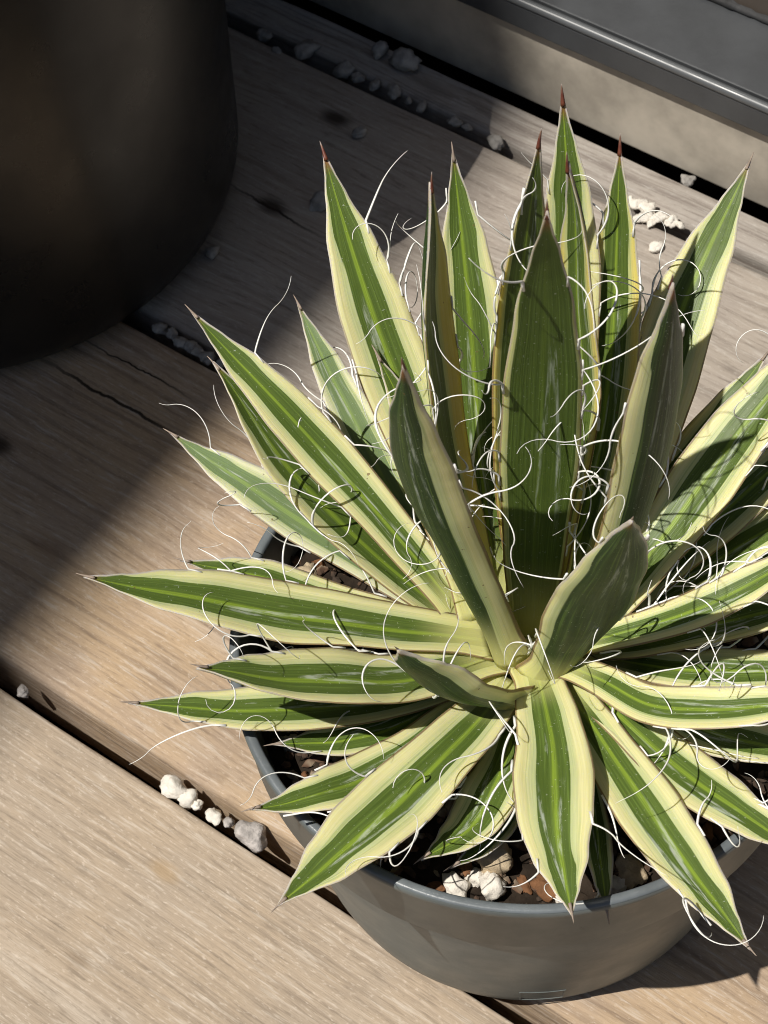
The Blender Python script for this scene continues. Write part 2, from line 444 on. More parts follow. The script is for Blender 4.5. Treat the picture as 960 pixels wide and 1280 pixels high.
# uneven line of sealant where tread meets the door
vs, fs = [], []
ns = 500
for i in range(ns + 1):
    x = -8.0 + 12.0 * i / ns
    r = 0.020 + 0.012 * mnoise.noise(Vector((x * 9, 1, 0))) + 0.006 * mnoise.noise(Vector((x * 30, 5, 0)))
    for k in range(7):
        a = math.pi * k / 6
        vs.append((x, 3.738 - 1.3 * r * math.sin(a), 0.612 + r * (1 + math.cos(a))))
for i in range(ns):
    for k in range(6):
        fs.append((i * 7 + k, (i + 1) * 7 + k, (i + 1) * 7 + k + 1, i * 7 + k + 1))
obj('sealant', vs, fs, M_SEAL, house)
part('door_rail', (-18, 18, 3.74, 3.95, 0.617, 2.4), M_DOOR, 0.02)
part('door_rail', (-18, 18, 3.74, 3.95, 25.0, 26.2), M_DOOR, 0.02)
for x in (-18.0, -6.2, 5.8, 17.0):
    part('door_stile', (x, x + 1.0, 3.73, 3.96, 2.4, 25.0), M_FRAME, 0.02)
gl = NT('door_glass'); gl.set(Base_Color=C(0.02, 0.022, 0.024), Roughness=0.06, Specular_IOR_Level=0.6)
for x in (-17.0, -5.2, 6.8):
    part('glass_pane', (x, x + 10.8 if x < 6 else x + 10.2, 3.82, 3.86, 2.4, 25.0), gl.m, 0.004)
part('wall', (-40, -18.02, 3.3, 4.6, -1.6, 52), M_HOUSE, 0.02)
part('wall', (18.02, 40, 3.3, 4.6, -1.6, 52), M_HOUSE, 0.02)
part('shade_wall', (-12.4, -10.6, -16.0, 3.24, -1.6, 26.0), M_HOUSE, 0.02)  # unseen wall added to block sky light and deepen the shaded corner
part('lintel', (-18, 18, 3.32, 4.6, 26.22, 52), M_HOUSE, 0.02)

# awning added out of view; its straight end casts the shade edge on the boards
tv = Vector((math.cos(AZ), math.sin(AZ), 0)); nv = Vector((-math.sin(AZ), math.cos(AZ), 0))
EH = 44.0
kk = EH / SUN_DIR.z
edge_t = -2.05 + kk * SUN_DIR.dot(tv)
occl = empty('occluder', (0, 0, 0), AZ)
tag(occl, 'unseen grey fabric awning fixed to the house over the deck', 'occluder')
vs, fs = [], []
na = 24
for i, tt in enumerate((edge_t, edge_t - 30.0)):
    for k in range(na + 1):
        n = 3.25 - 38.0 * k / na
        vs.append((tt, n, EH + 0.12 * (n - 3.25) * 0.0 + 0.0))
    for k in range(na + 1):
        n = 3.25 - 38.0 * k / na
        vs.append((tt, n, EH + 0.14))
q1 = na + 1
for k in range(na):
    fs += [(k, k + 1, 2 * q1 + k + 1, 2 * q1 + k), (q1 + k, 3 * q1 + k, 3 * q1 + k + 1, q1 + k + 1),
           (k, q1 + k, q1 + k + 1, k + 1), (2 * q1 + k, 2 * q1 + k + 1, 3 * q1 + k + 1, 3 * q1 + k)]
fs += [(0, 2 * q1, 3 * q1, q1), (na, q1 + na, 3 * q1 + na, 2 * q1 + na)]
obj('canopy', vs, fs, M_CANVAS, occl, smooth=False)
part('front_bar', (edge_t - 30, edge_t, -35.4, -34.8, EH - 0.3, EH + 0.2), M_FRAME, 0.05, occl)
for x in (edge_t - 4, edge_t - 26):
    part('arm', (x - 0.25, x + 0.25, -34.7, 3.2, EH - 0.55, EH - 0.05), M_FRAME, 0.05, occl)
    part('bracket', (x - 0.5, x + 0.5, 2.7, 3.28, EH - 1.6, EH - 0.6), M_FRAME, 0.05, occl)

# ------------------------------------------------------------------ big black planter
PX, PY = -2.30, 3.60
planter = empty('planter', (PX, PY, 0))
tag(planter, 'large glossy black round planter standing in shade on the deck', 'planter')
prof = [(1.10, 0.02), (1.18, 0.02)]
for k in range(9):
    a = math.pi / 2 * k / 8
    prof.append((1.18 + 0.14 * math.sin(a), 0.02 + 0.26 * (1 - math.cos(a))))
prof += [(1.335, 0.8), (1.352, 1.3), (1.368, 1.8), (1.375, 2.2), (1.375, 2.30)]
v, f = lathe(prof, 128, cap_first=True)
obj('body', v, f, M_PLANTER, planter)
v, f = lathe([(1.375, 2.30), (1.38, 2.32), (1.38, 2.42), (1.36, 2.46), (1.22, 2.46), (1.19, 2.42), (1.18, 2.2), (1.17, 2.0)], 128)
obj('rim', v, f, M_PLANTER, planter)
v, f = lathe([(1.175, 2.12), (0.8, 2.18), (0.3, 2.16), (0.02, 2.17)], 64, cap_last=True)
tag(obj('soil_bed', v, f, M_SOILBED, planter))

# ------------------------------------------------------------------ grey pot
pot = empty('plant_pot', (0, 0, 0))
tag(pot, 'round grey plastic nursery pot holding the striped agave', 'pot')
def wall_r(z): return 0.805 + (0.945 - 0.805) * (z / 0.98) ** 0.92
prof = [(0.70, 0.012), (0.765, 0.012), (0.797, 0.02), (0.808, 0.045)]
for k in range(1, 13):
    z = 0.045 + (0.945 - 0.045) * k / 12
    prof.append((wall_r(z), z))
prof += [(0.952, 0.958), (0.960, 0.965)]
v, f = lathe(prof, 160, cap_first=True)
obj('body', v, f, M_POT, pot)
prof = [(0.955, 0.966), (0.975, 0.966), (0.981, 0.975), (0.990, 1.235), (1.0, 1.25), (1.004, 1.262), (1.004, 1.278), (0.998, 1.288), (0.990, 1.291), (0.976, 1.291), (0.971, 1.286), (0.967, 1.272), (0.958, 1.20), (0.935, 1.08), (0.92, 0.9)]
v, f = lathe(prof, 160)
rim = obj('rim', v, f, M_POT, pot)
v, f = lathe([(1.0005, 1.2885), (0.998, 1.2935), (0.990, 1.2955), (0.976, 1.2955), (0.9695, 1.291), (0.966, 1.280)], 160)
obj('lip_edge', v, f, M_RIM, rim)
# embossed plaque near the foot
a0, a1 = math.radians(-97.5), math.radians(-86.0)
def emb(aa, ab, za, zb, h):
    vs, fs = [], []
    m = 10
    for i in range(m + 1):
        a = aa + (ab - aa) * i / m
        for (z, d) in ((za, 0.0), (za, h), (zb, h), (zb, 0.0)):
            r = wall_r(z) + d - 0.0005
            vs.append((r * math.cos(a), r * math.sin(a), z))
    for i in range(m):
        for j in range(3):
            fs.append((i * 4 + j, (i + 1) * 4 + j, (i + 1) * 4 + j + 1, i * 4 + j + 1))
    fs += [(0, 1, 2, 3), (m * 4 + 3, m * 4 + 2, m * 4 + 1, m * 4)]
    return vs, fs
fr = None
for bnd in ((a0, a1, 0.195, 0.201), (a0, a1, 0.085, 0.091), (a0, a0 + 0.008, 0.091, 0.195), (a1 - 0.008, a1, 0.091, 0.195)):
    v, f = emb(*bnd, 0.003)
    obj('embossed_line', v, f, M_POT, pot, smooth=False)

# ------------------------------------------------------------------ potting mix
def wrinkle(x, y, f, s): return mnoise.noise(Vector((x * f, y * f, s)))
vs, fs = [(0, 0, 1.14)], []
nr, na = 26, 96
for i in range(1, nr + 1):
    r = 0.935 * i / nr
    for k in range(na):
        a = 2 * math.pi * k / na
        x, y = r * math.cos(a), r * math.sin(a)
        z = 1.12 - 0.04 * (r ** 2) + 0.035 * wrinkle(x, y, 4, 1) + 0.03 * wrinkle(x, y, 14, 2)
        vs.append((x, y, z))
for k in range(na): fs.append((0, 1 + k, 1 + (k + 1) % na))
for i in range(nr - 1):
    for k in range(na):
        b = 1 + i * na
        fs.append((b + k, b + na + k, b + na + (k + 1) % na, b + (k + 1) % na))
soil = obj('potting_soil', vs, fs, M_SOILBED)
tag(soil, 'dark potting soil filling the grey pot', 'soil', kind='stuff')

def soil_z(x, y):
    r2 = x * x + y * y
    return 1.12 - 0.04 * r2 + 0.035 * wrinkle(x, y, 4, 1) + 0.03 * wrinkle(x, y, 14, 2)

ICO = {}
def lump(size, seed, rough=0.22, sub=2, facet=0.0):
    """irregular stone: displaced icosphere scaled to size (a,b,c)"""
    if sub not in ICO:
        bm = bmesh.new(); bmesh.ops.create_icosphere(bm, subdivisions=sub, radius=1.0)
        bm.verts.index_update()
        ICO[sub] = ([v.co.copy() for v in bm.verts], [tuple(v.index for v in fc.verts) for fc in bm.faces]); bm.free()
    V, F = ICO[sub]
    out = []
    sv = Vector((seed * 7.13, seed * 3.7, seed * 1.9))
    for c in V:
        d = 1 + rough * 1.3 * mnoise.noise(c * 1.1 + sv) + rough * 0.8 * mnoise.noise(c * 2.7 + sv) + rough * 0.4 * mnoise.noise(c * 6.0 + sv)
        # flat broken faces
        p = c * d
        for j in range(4):
            nrm = Vector((math.sin(seed * (3.1 + j)), math.cos(seed * (1.7 + j * 2)), math.sin(seed * 5.3 + j * 2.2))).normalized()
            over = p.dot(nrm) - 0.74
            if over > 0: p = p - nrm * over * 0.6
        out.append((p.x * size[0], p.y * size[1], p.z * size[2]))
    return out, F

def stone(name, xy, z, size, rz, mat, seed, label, cat, group=None, rough=0.24, sub=3):
    v, f = lump(size, seed, rough * 1.45, sub)
    o = obj(name, v, f, mat)
    o.location = (xy[0] * S, xy[1] * S, z * S)
    o.rotation_euler = (rnd.uniform(-.3, .3), rnd.uniform(-.3, .3), rz)
    tag(o, label, cat, group)
    return o

# loose mix scattered over the soil, too small to tell apart
vs, fs = [], []
for i in range(1500):
    r = 0.93 * math.sqrt(rnd.random()); a = rnd.uniform(0, 2 * math.pi)
    x, y = r * math.cos(a), r * math.sin(a)
    sz = rnd.uniform(0.007, 0.021)
    v, f = lump((sz * rnd.uniform(.8, 2.2), sz, sz * .7), i * 0.37, 0.3, 1)
    ca, sa = math.cos(i), math.sin(i)
    b = len(vs)
    zz = soil_z(x, y) + sz * 0.3
    vs += [(x + p[0] * ca - p[1] * sa, y + p[0] * sa + p[1] * ca, zz + p[2]) for p in v]
    fs += [tuple(b + k for k in fc) for fc in f]
mix = NT('loose_mix')
mx = mix.noise(mix.objco(), 9.0, 2)
mix.set(Base_Color=mix.ramp(mx, [(0.35, (0.045, 0.03, 0.02)), (0.52, (0.11, 0.06, 0.035)), (0.62, (0.30, 0.24, 0.17)), (0.72, (0.05, 0.035, 0.025))]), Roughness=0.95)
tag(obj('bark_crumbs', vs, fs, mix.m, smooth=False), 'fine bark and grit crumbs scattered on the soil', 'bark mulch', kind='stuff')

# stones and chips that can be told apart in the pot
SOILST = [  # name, x, y, size, mat, label
    ('pumice_stone', (-0.32, -0.80), (0.062, 0.05, 0.045), M_PEB_W, 'round cream pumice stone with a notch, beside the front pot rim'),
    ('pumice_stone', (-0.245, -0.775), (0.045, 0.04, 0.04), M_PEB_W, 'small white pumice lump between two larger cream stones in the pot'),
    ('pumice_stone', (-0.195, -0.825), (0.055, 0.06, 0.05), M_PEB_W, 'knobbly white pumice stone touching the front pot rim'),
    ('pumice_stone', (-0.185, -0.735), (0.07, 0.075, 0.06), M_PEB_T, 'large grey cream stone standing behind the knobbly white pumice'),
    ('pumice_stone', (0.02, -0.875), (0.05, 0.035, 0.035), M_PEB_W, 'pale stone under the tip of the front leaf at the rim'),
    ('bark_chip', (-0.03, -0.83), (0.05, 0.07, 0.025), M_BARK, 'orange brown bark chip beside the tip of the front leaf'),
    ('pumice_stone', (0.245, -0.80), (0.075, 0.085, 0.055), M_PEB_T, 'craggy tan stone between the front leaf and the long right leaf'),
    ('pumice_stone', (0.20, -0.845), (0.05, 0.04, 0.04), M_PEB_W, 'small pale stone below the craggy tan stone'),
    ('bark_chip', (-0.705, -0.57), (0.045, 0.04, 0.035), M_BARK, 'rusty brown chip by the left rim beside the broad front leaf'),
    ('pumice_stone', (-0.735, 0.43), (0.06, 0.07, 0.06), M_PEB_T, 'tan and grey stone under the pale leaves at the left rim'),
    ('bark_chip', (-0.70, 0.47), (0.03, 0.05, 0.03), M_BARK, 'orange bark chip leaning on the tan stone at the left rim'),
    ('pumice_stone', (-0.82, -0.23), (0.05, 0.04, 0.035), M_PEB_G, 'grey stone in shade by the left rim under the lower left leaves'),
    ('bark_chip', (-0.79, -0.40), (0.06, 0.035, 0.02), M_BARK, 'dark bark chip below the grey stone at the left rim'),
    ('bark_chip', (0.50, -0.70), (0.075, 0.03, 0.025), M_BARK, 'long bark sliver by the right rim between two long leaves'),
    ('bark_chip', (0.42, -0.66), (0.07, 0.028, 0.025), M_BARK, 'narrow bark sliver behind the long right front leaf'),
    ('bark_chip', (-0.39, -0.79), (0.05, 0.03, 0.02), M_BARK, 'flat brown chip left of the notched cream stone'),
    ('bark_chip', (-0.28, -0.715), (0.06, 0.028, 0.02), M_BARK, 'brown bark sliver behind the cream stones'),
    ('bark_chip', (-0.10, -0.80), (0.05, 0.028, 0.02), M_BARK, 'red brown bark sliver right of the large grey cream stone'),
]
for i, (nm, xy, sz, m, lb) in enumerate(SOILST):
    sz = tuple(c * 0.78 for c in sz)
    stone(nm, xy, soil_z(*xy) + sz[2] * 0.45, sz, rnd.uniform(0, 3), m, 3.1 + i * 1.37, lb, 'stone' if nm == 'pumice_stone' else 'bark chip', 'stones and bark chips on the potting soil', 0.30)

# ------------------------------------------------------------------ pebbles on and between the boards
def tn(t, n):
    p = tv * t + nv * n
    return (p.x, p.y)
ORD = ('first', 'second', 'third', 'fourth', 'fifth', 'sixth', 'seventh', 'eighth', 'ninth', 'tenth', 'eleventh', 'twelfth')
PEB = [
    (-1.195, -0.70, -0.03, (0.058, 0.046, 0.045), M_PEB_W, 'largest white pebble wedged in the gap between the two sunlit boards'),
    (-1.125, -0.70, -0.04, (0.038, 0.036, 0.036), M_PEB_W, 'middle white pebble touching the largest one in the sunlit gap'),
    (-1.075, -0.70, -0.045, (0.024, 0.022, 0.022), M_PEB_W, 'small white pebble between two others in the sunlit gap'),
    (-0.99, -0.705, -0.045, (0.036, 0.030, 0.030), M_PEB_W, 'smooth white pebble set a little apart in the sunlit gap'),
    (-0.925, -0.695, -0.04, (0.022, 0.022, 0.02), M_PEB_G, 'tiny grey pebble beside the grey rock in the sunlit gap'),
    (-0.815, -0.69, -0.035, (0.072, 0.052, 0.055), M_PEB_G, 'rough grey rock wedged in the sunlit gap near the pot'),
    (-2.00, -0.70, -0.06, (0.03, 0.025, 0.025), M_PEB_G, 'small grey chip at the dark end of the board gap'),
]
for i, (t, n, z, sz, m, lb) in enumerate(PEB):
    stone('pebble', tn(t, n), z, sz, AZ + rnd.uniform(-.3, .3), m, 11 + i * 2.1, lb, 'pebble', 'pebbles in the gap of the sunlit boards', 0.26)
for i, (t, n) in enumerate([(-2.73, 1.10), (-2.66, 1.105), (-2.59, 1.09), (-2.54, 1.10), (-2.49, 1.09), (-2.43, 1.085), (-2.36, 1.09)]):
    k = rnd.uniform(0.022, 0.036)
    stone('pebble', tn(t, n), -0.02, (k * 1.2, k, k), rnd.uniform(0, 3), M_PEB_D, 31 + i * 1.7,
          'small pebble, %s from the black planter in the shaded gap beside it' % ORD[i], 'pebble', 'pebbles in the gap beside the planter', 0.3)
for i, (t, n, k) in enumerate([(-3.51, 2.92, .06), (-3.38, 2.86, .04), (-3.25, 2.94, .085), (-3.00, 2.935, .075), (-2.91, 2.93, .045), (-2.81, 2.935, .05), (-2.70, 2.94, .06), (-2.60, 2.935, .03), (-2.52, 2.93, .045), (-2.32, 2.93, .055), (-2.25, 2.935, .035), (-2.07, 2.93, .06)]):
    k *= 0.66
    stone('pebble', tn(t, n), -0.015 + k * 0.2, (k * 1.15, k * 0.8, k * .8), rnd.uniform(0, 3), M_PEB_D, 51 + i * 1.3,
          '%s pebble from the planter in the shaded gap along the narrow board' % ORD[i], 'pebble', 'pebbles in the gap by the door', 0.28)
stone('pebble', tn(-2.75, 3.12), 0.04, (0.082, 0.058, 0.055), AZ + 0.2, M_PEB_D, 71.3, 'largest pebble, lying on the narrow shaded board by the door', 'pebble', None, 0.24)
stone('pebble', tn(-2.91, 3.12), 0.035, (0.05, 0.04, 0.04), 0.4, M_PEB_D, 73.9, 'smaller grey pebble next to the largest one on the narrow board', 'pebble', None, 0.24)
WCL = ['white pebble in the sunlit cluster, next to its shaded end', 'largest white pebble of the sunlit cluster by the far gap', 'white pebble right of the largest one in the sunlit cluster',
       'white pebble at the thin trailing end of the sunlit cluster', 'white pebble on the board in front of the largest one in the cluster', 'small white pebble at the shaded end of the sunlit cluster',
       'tiny white pebble trailing off the sunlit cluster along the gap', 'tiny white pebble on the board in front of the sunlit cluster']
for i, (t, n, k) in enumerate([(-1.27, 2.925, .05), (-1.20, 2.92, .06), (-1.14, 2.91, .05), (-1.08, 2.92, .045), (-1.21, 2.86, .045), (-1.31, 2.93, .035), (-1.03, 2.925, .03), (-1.15, 2.86, .03)]):
    k *= 0.72
    stone('pebble', tn(t, n), 0.012 + k * 0.1, (k * 1.2, k * 0.85, k * .7), rnd.uniform(0, 3), M_PEB_W, 81 + i * 1.9,
          WCL[i], 'pebble', 'white pebbles heaped on the far boards', 0.34)
for (t, n, k, lb) in [(-2.54, 2.13, .055, 'lone grey pebble on the shaded board behind the pointed left leaf'), (-2.79, 1.58, .035, 'tiny pebble on the shaded board beside the black planter'),
                  (-2.66, 2.60, .035, 'small pebble on the shaded board in front of the pebble row'), (-1.05, 2.75, .03, 'small white pebble on the sunlit board below the white cluster'),
                  (-1.16, 3.225, .032, 'pale chip lodged in the black slot under the fascia board')]:
    stone('pebble', tn(t, n), k * 0.55 if n < 3.2 else -0.02, (k * 1.2, k, k * .75), 0.7, M_PEB_D if t < -2 or n > 3.2 else M_PEB_W, 101 + t, lb, 'pebble', None, 0.26)

# ------------------------------------------------------------------ the agave
LEAVES = [
    ('back_spear', [(0.044, 0.066, 1.300), (0.093, 0.251, 1.542), (0.139, 0.426, 1.783), (0.178, 0.591, 2.025), (0.208, 0.746, 2.267), (0.216, 0.890, 2.508), (0.208, 1.022, 2.750)], 0.219, (-0.194, -0.815, 0.546), 0.5, 0.52, 5, 1, 0, 0.2, 0, 1),
    ('back_left_fold', [(-0.004, 0.053, 1.320), (-0.012, 0.206, 1.575), (-0.014, 0.348, 1.830), (0.005, 0.474, 2.085), (0.036, 0.583, 2.340), (0.070, 0.675, 2.595), (0.104, 0.749, 2.850)], 0.194, (0.483, -0.824, 0.295), 0.62, 0.52, 6, 1, 1, 0.2, 0, 1),
    ('back_right_fold', [(0.048, 0.032, 1.320), (0.116, 0.147, 1.592), (0.175, 0.250, 1.863), (0.202, 0.346, 2.135), (0.200, 0.430, 2.407), (0.184, 0.497, 2.678), (0.159, 0.544, 2.950)], 0.217, (-0.877, -0.461, 0.136), 0.5, 0.52, 6, 1, 1, 0.2, 0, 1),
    ('center_broad', [(0.013, -0.019, 1.280), (0.026, 0.055, 1.608), (0.039, 0.108, 1.937), (0.049, 0.140, 2.265), (0.052, 0.150, 2.593), (0.049, 0.136, 2.922), (0.043, 0.094, 3.250)], 0.254, (-0.022, -0.999, 0.030), 0.84, 0.42, 12, 1, 1, 0.06, -0.02, 0.2),
    ('right_upright', [(0.118, 0.053, 1.300), (0.198, 0.213, 1.517), (0.270, 0.368, 1.733), (0.318, 0.521, 1.950), (0.347, 0.670, 2.167), (0.366, 0.810, 2.383), (0.381, 0.940, 2.600)], 0.185, (-0.273, -0.776, 0.569), 0.5, 0.52, 10, 1, 1, 0.2, 0, 1),
    ('right_lean_back', [(0.157, 0.033, 1.300), (0.289, 0.222, 1.453), (0.411, 0.420, 1.601), (0.510, 0.634, 1.745), (0.617, 0.848, 1.884), (0.748, 1.051, 2.019), (0.886, 1.255, 2.150)], 0.251, (-0.286, -0.419, 0.862), 0.5, 0.52, 10, 0, 0, 0.2, 0, 1),
    ('right_dark_upright', [(0.147, -0.045, 1.300), (0.229, -0.009, 1.583), (0.298, 0.017, 1.867), (0.345, 0.038, 2.150), (0.371, 0.049, 2.433), (0.376, 0.048, 2.717), (0.374, 0.029, 3.000)], 0.229, (-0.485, 0.874, 0.010), 0.78, 0.52, 6, 1, 0, 0.2, 0.27, 1),
    ('left_lean_back', [(-0.136, 0.078, 1.300), (-0.205, 0.288, 1.469), (-0.277, 0.498, 1.634), (-0.354, 0.708, 1.795), (-0.427, 0.922, 1.951), (-0.487, 1.144, 2.103), (-0.541, 1.371, 2.250)], 0.255, (0.225, -0.523, 0.822), 0.46, 0.52, 11, 1, 0, 0.2, 0, 1),
    ('narrow_edge_on', [(-0.090, 0.074, 1.300), (-0.150, 0.205, 1.542), (-0.197, 0.327, 1.783), (-0.223, 0.441, 2.025), (-0.234, 0.543, 2.267), (-0.229, 0.631, 2.508), (-0.220, 0.704, 2.750)], 0.232, (0.893, -0.399, 0.208), 0.5, 0.52, 9, 1, 1, 0.2, 0.3, 0.3),
    ('left_back_upright', [(-0.074, 0.078, 1.300), (-0.094, 0.266, 1.492), (-0.105, 0.449, 1.683), (-0.102, 0.626, 1.875), (-0.103, 0.798, 2.067), (-0.112, 0.964, 2.258), (-0.124, 1.122, 2.450)], 0.221, (0.052, -0.743, 0.667), 0.5, 0.52, 18, 0, 0, 0.2, 0, 1),
    ('left_long_upper', [(-0.193, 0.052, 1.300), (-0.323, 0.204, 1.428), (-0.457, 0.352, 1.551), (-0.595, 0.498, 1.670), (-0.738, 0.643, 1.784), (-0.882, 0.788, 1.894), (-1.027, 0.936, 2.000)], 0.183, (0.238, -0.448, 0.862), 0.5, 0.52, 8, 0, 0, 0.2, 0, 1),
    ('left_long_lower', [(-0.179, 0.068, 1.220), (-0.336, 0.173, 1.325), (-0.487, 0.284, 1.430), (-0.629, 0.403, 1.535), (-0.755, 0.536, 1.640), (-0.865, 0.683, 1.745), (-0.972, 0.831, 1.850)], 0.217, (0.548, -0.133, 0.826), 0.5, 0.52, 6, 0, 0, 0.2, 0, 1),
    ('left_pale_back', [(-0.144, 0.144, 1.220), (-0.261, 0.290, 1.308), (-0.369, 0.445, 1.397), (-0.455, 0.615, 1.485), (-0.533, 0.791, 1.573), (-0.609, 0.970, 1.662), (-0.682, 1.153, 1.750)], 0.168, (0.223, -0.356, 0.907), 0.5, 0.52, 5, 0, -1, 0.2, 0, 1),
    ('left_pale_low', [(-0.254, 0.152, 1.200), (-0.403, 0.261, 1.250), (-0.553, 0.372, 1.300), (-0.707, 0.479, 1.350), (-0.861, 0.588, 1.400), (-1.014, 0.702, 1.450), (-1.167, 0.818, 1.500)], 0.193, (0.212, -0.143, 0.967), 0.5, 0.52, 5, 0, -1, 0.2, 0, 1),
    ('left_main', [(-0.131, -0.005, 1.280), (-0.357, -0.010, 1.375), (-0.577, -0.008, 1.463), (-0.791, 0.002, 1.545), (-1.001, 0.023, 1.620), (-1.208, 0.050, 1.688), (-1.414, 0.081, 1.750)], 0.263, (0.345, 0.133, 0.929), 0.5, 0.5, 5, 0, 0, 0.2, 0, 1),
    ('left_small_behind', [(-0.258, 0.104, 1.200), (-0.409, 0.134, 1.242), (-0.559, 0.165, 1.283), (-0.704, 0.207, 1.325), (-0.847, 0.256, 1.367), (-0.995, 0.287, 1.408), (-1.143, 0.311, 1.450)], 0.145, (0.255, -0.076, 0.964), 0.5, 0.52, 4, 0, 0, 0.2, 0, 1),
    ('left_second', [(-0.096, -0.053, 1.260), (-0.268, -0.146, 1.361), (-0.434, -0.225, 1.458), (-0.596, -0.270, 1.550), (-0.752, -0.295, 1.638), (-0.903, -0.309, 1.721), (-1.051, -0.317, 1.800)], 0.262, (0.427, 0.310, 0.849), 0.53, 0.52, 7, 0, 0, 0.2, 0, 1),
    ('left_third', [(-0.125, -0.079, 1.220), (-0.327, -0.165, 1.264), (-0.529, -0.217, 1.304), (-0.730, -0.241, 1.340), (-0.929, -0.247, 1.371), (-1.126, -0.230, 1.398), (-1.323, -0.205, 1.420)], 0.187, (0.152, 0.079, 0.985), 0.5, 0.52, 4, 0, 0, 0.2, 0, 1),
    ('left_hidden_small', [(-0.196, -0.108, 1.200), (-0.304, -0.181, 1.217), (-0.411, -0.251, 1.233), (-0.522, -0.303, 1.250), (-0.638, -0.328, 1.267), (-0.755, -0.336, 1.283), (-0.871, -0.338, 1.300)], 0.142, (0.122, 0.089, 0.988), 0.6, 0.52, 2, 0, 0, 0.2, 0, 1),
    ('front_left_small', [(-0.159, -0.147, 1.220), (-0.279, -0.280, 1.264), (-0.400, -0.397, 1.304), (-0.531, -0.485, 1.340), (-0.665, -0.554, 1.371), (-0.802, -0.598, 1.398), (-0.941, -0.623, 1.420)], 0.181, (0.150, 0.149, 0.977), 0.5, 0.52, 5, 0, 0, 0.2, 0, 1),
    ('front_left_broad', [(-0.067, -0.166, 1.280), (-0.201, -0.344, 1.344), (-0.335, -0.501, 1.398), (-0.469, -0.641, 1.440), (-0.601, -0.767, 1.471), (-0.732, -0.883, 1.491), (-0.860, -0.989, 1.500)], 0.253, (0.087, 0.151, 0.985), 0.44, 0.5, 5, 0, 0, 0.2, 0, 1),
    ('front_short', [(-0.030, -0.197, 1.220), (-0.077, -0.330, 1.249), (-0.122, -0.456, 1.274), (-0.174, -0.574, 1.295), (-0.239, -0.676, 1.311), (-0.325, -0.748, 1.323), (-0.421, -0.799, 1.330)], 0.200, (-0.093, 0.213, 0.973), 0.5, 0.52, 6, 0, 0, 0.2, 0, 1),
    ('front_short_under', [(-0.004, -0.208, 1.180), (-0.041, -0.333, 1.201), (-0.077, -0.454, 1.218), (-0.116, -0.568, 1.230), (-0.165, -0.671, 1.238), (-0.242, -0.746, 1.241), (-0.330, -0.799, 1.240)], 0.120, (-0.013, 0.081, 0.997), 0.6, 0.52, 1, 0, 0, 0.2, 0, 1),
    ('front_center', [(0.012, -0.124, 1.300), (0.021, -0.318, 1.367), (0.024, -0.498, 1.420), (0.008, -0.665, 1.460), (-0.004, -0.820, 1.487), (0.001, -0.964, 1.500), (0.010, -1.098, 1.500)], 0.255, (-0.008, 0.170, 0.985), 0.44, 0.45, 6, 0, 0, 0.2, 0, 1),
    ('front_tiny_dark', [(0.134, -0.382, 1.200), (0.139, -0.498, 1.219), (0.144, -0.608, 1.234), (0.143, -0.715, 1.245), (0.138, -0.817, 1.251), (0.138, -0.916, 1.253), (0.139, -1.011, 1.250)], 0.092, (0.118, 0.054, 0.992), 0.6, 0.52, 1, 0, 0, 0.2, 0, 1),
    ('front_right_long', [(0.070, -0.134, 1.280), (0.149, -0.347, 1.328), (0.224, -0.546, 1.364), (0.296, -0.733, 1.390), (0.371, -0.906, 1.404), (0.450, -1.065, 1.408), (0.529, -1.214, 1.400)], 0.213, (-0.024, 0.073, 0.997), 0.44, 0.5, 6, 0, 0, 0.2, 0, 1),
    ('right_low_front', [(0.113, -0.111, 1.260), (0.213, -0.284, 1.306), (0.312, -0.443, 1.342), (0.415, -0.587, 1.370), (0.523, -0.716, 1.389), (0.638, -0.827, 1.399), (0.756, -0.928, 1.400)], 0.194, (-0.056, 0.098, 0.994), 0.44, 0.52, 6, 0, 0, 0.2, 0, 1),
    ('right_curled_front', [(0.069, -0.132, 1.330), (0.211, -0.274, 1.417), (0.340, -0.421, 1.497), (0.491, -0.495, 1.570), (0.644, -0.532, 1.637), (0.796, -0.559, 1.697), (0.946, -0.584, 1.750)], 0.151, (-0.386, 0.054, 0.921), 0.44, 0.45, 12, 0, 0, 0.2, 0, 1),
    ('right_under_curl', [(0.155, -0.107, 1.220), (0.278, -0.225, 1.261), (0.400, -0.334, 1.298), (0.522, -0.433, 1.330), (0.651, -0.510, 1.358), (0.783, -0.574, 1.381), (0.913, -0.634, 1.400)], 0.179, (-0.138, 0.124, 0.983), 0.5, 0.52, 4, 0, 0, 0.2, 0, 1),
    ('right_mid', [(0.103, -0.078, 1.300), (0.256, -0.094, 1.383), (0.406, -0.108, 1.467), (0.551, -0.116, 1.550), (0.688, -0.098, 1.633), (0.820, -0.073, 1.717), (0.949, -0.049, 1.800)], 0.139, (-0.496, -0.167, 0.852), 0.45, 0.52, 8, 0, 0, 0.2, 0, 1),
    ('right_mid_under', [(0.165, -0.034, 1.200), (0.315, -0.054, 1.250), (0.464, -0.067, 1.300), (0.609, -0.066, 1.350), (0.753, -0.070, 1.400), (0.895, -0.078, 1.450), (1.035, -0.087, 1.500)], 0.161, (-0.327, 0.026, 0.945), 0.5, 0.52, 5, 0, 0, 0.2, 0, 1),
    ('right_big', [(0.147, -0.045, 1.300), (0.315, 0.051, 1.428), (0.470, 0.161, 1.551), (0.610, 0.289, 1.670), (0.755, 0.413, 1.784), (0.903, 0.536, 1.894), (1.050, 0.661, 2.000)], 0.237, (-0.436, -0.280, 0.855), 0.5, 0.5, 10, 0, 0, 0.2, 0, 1),
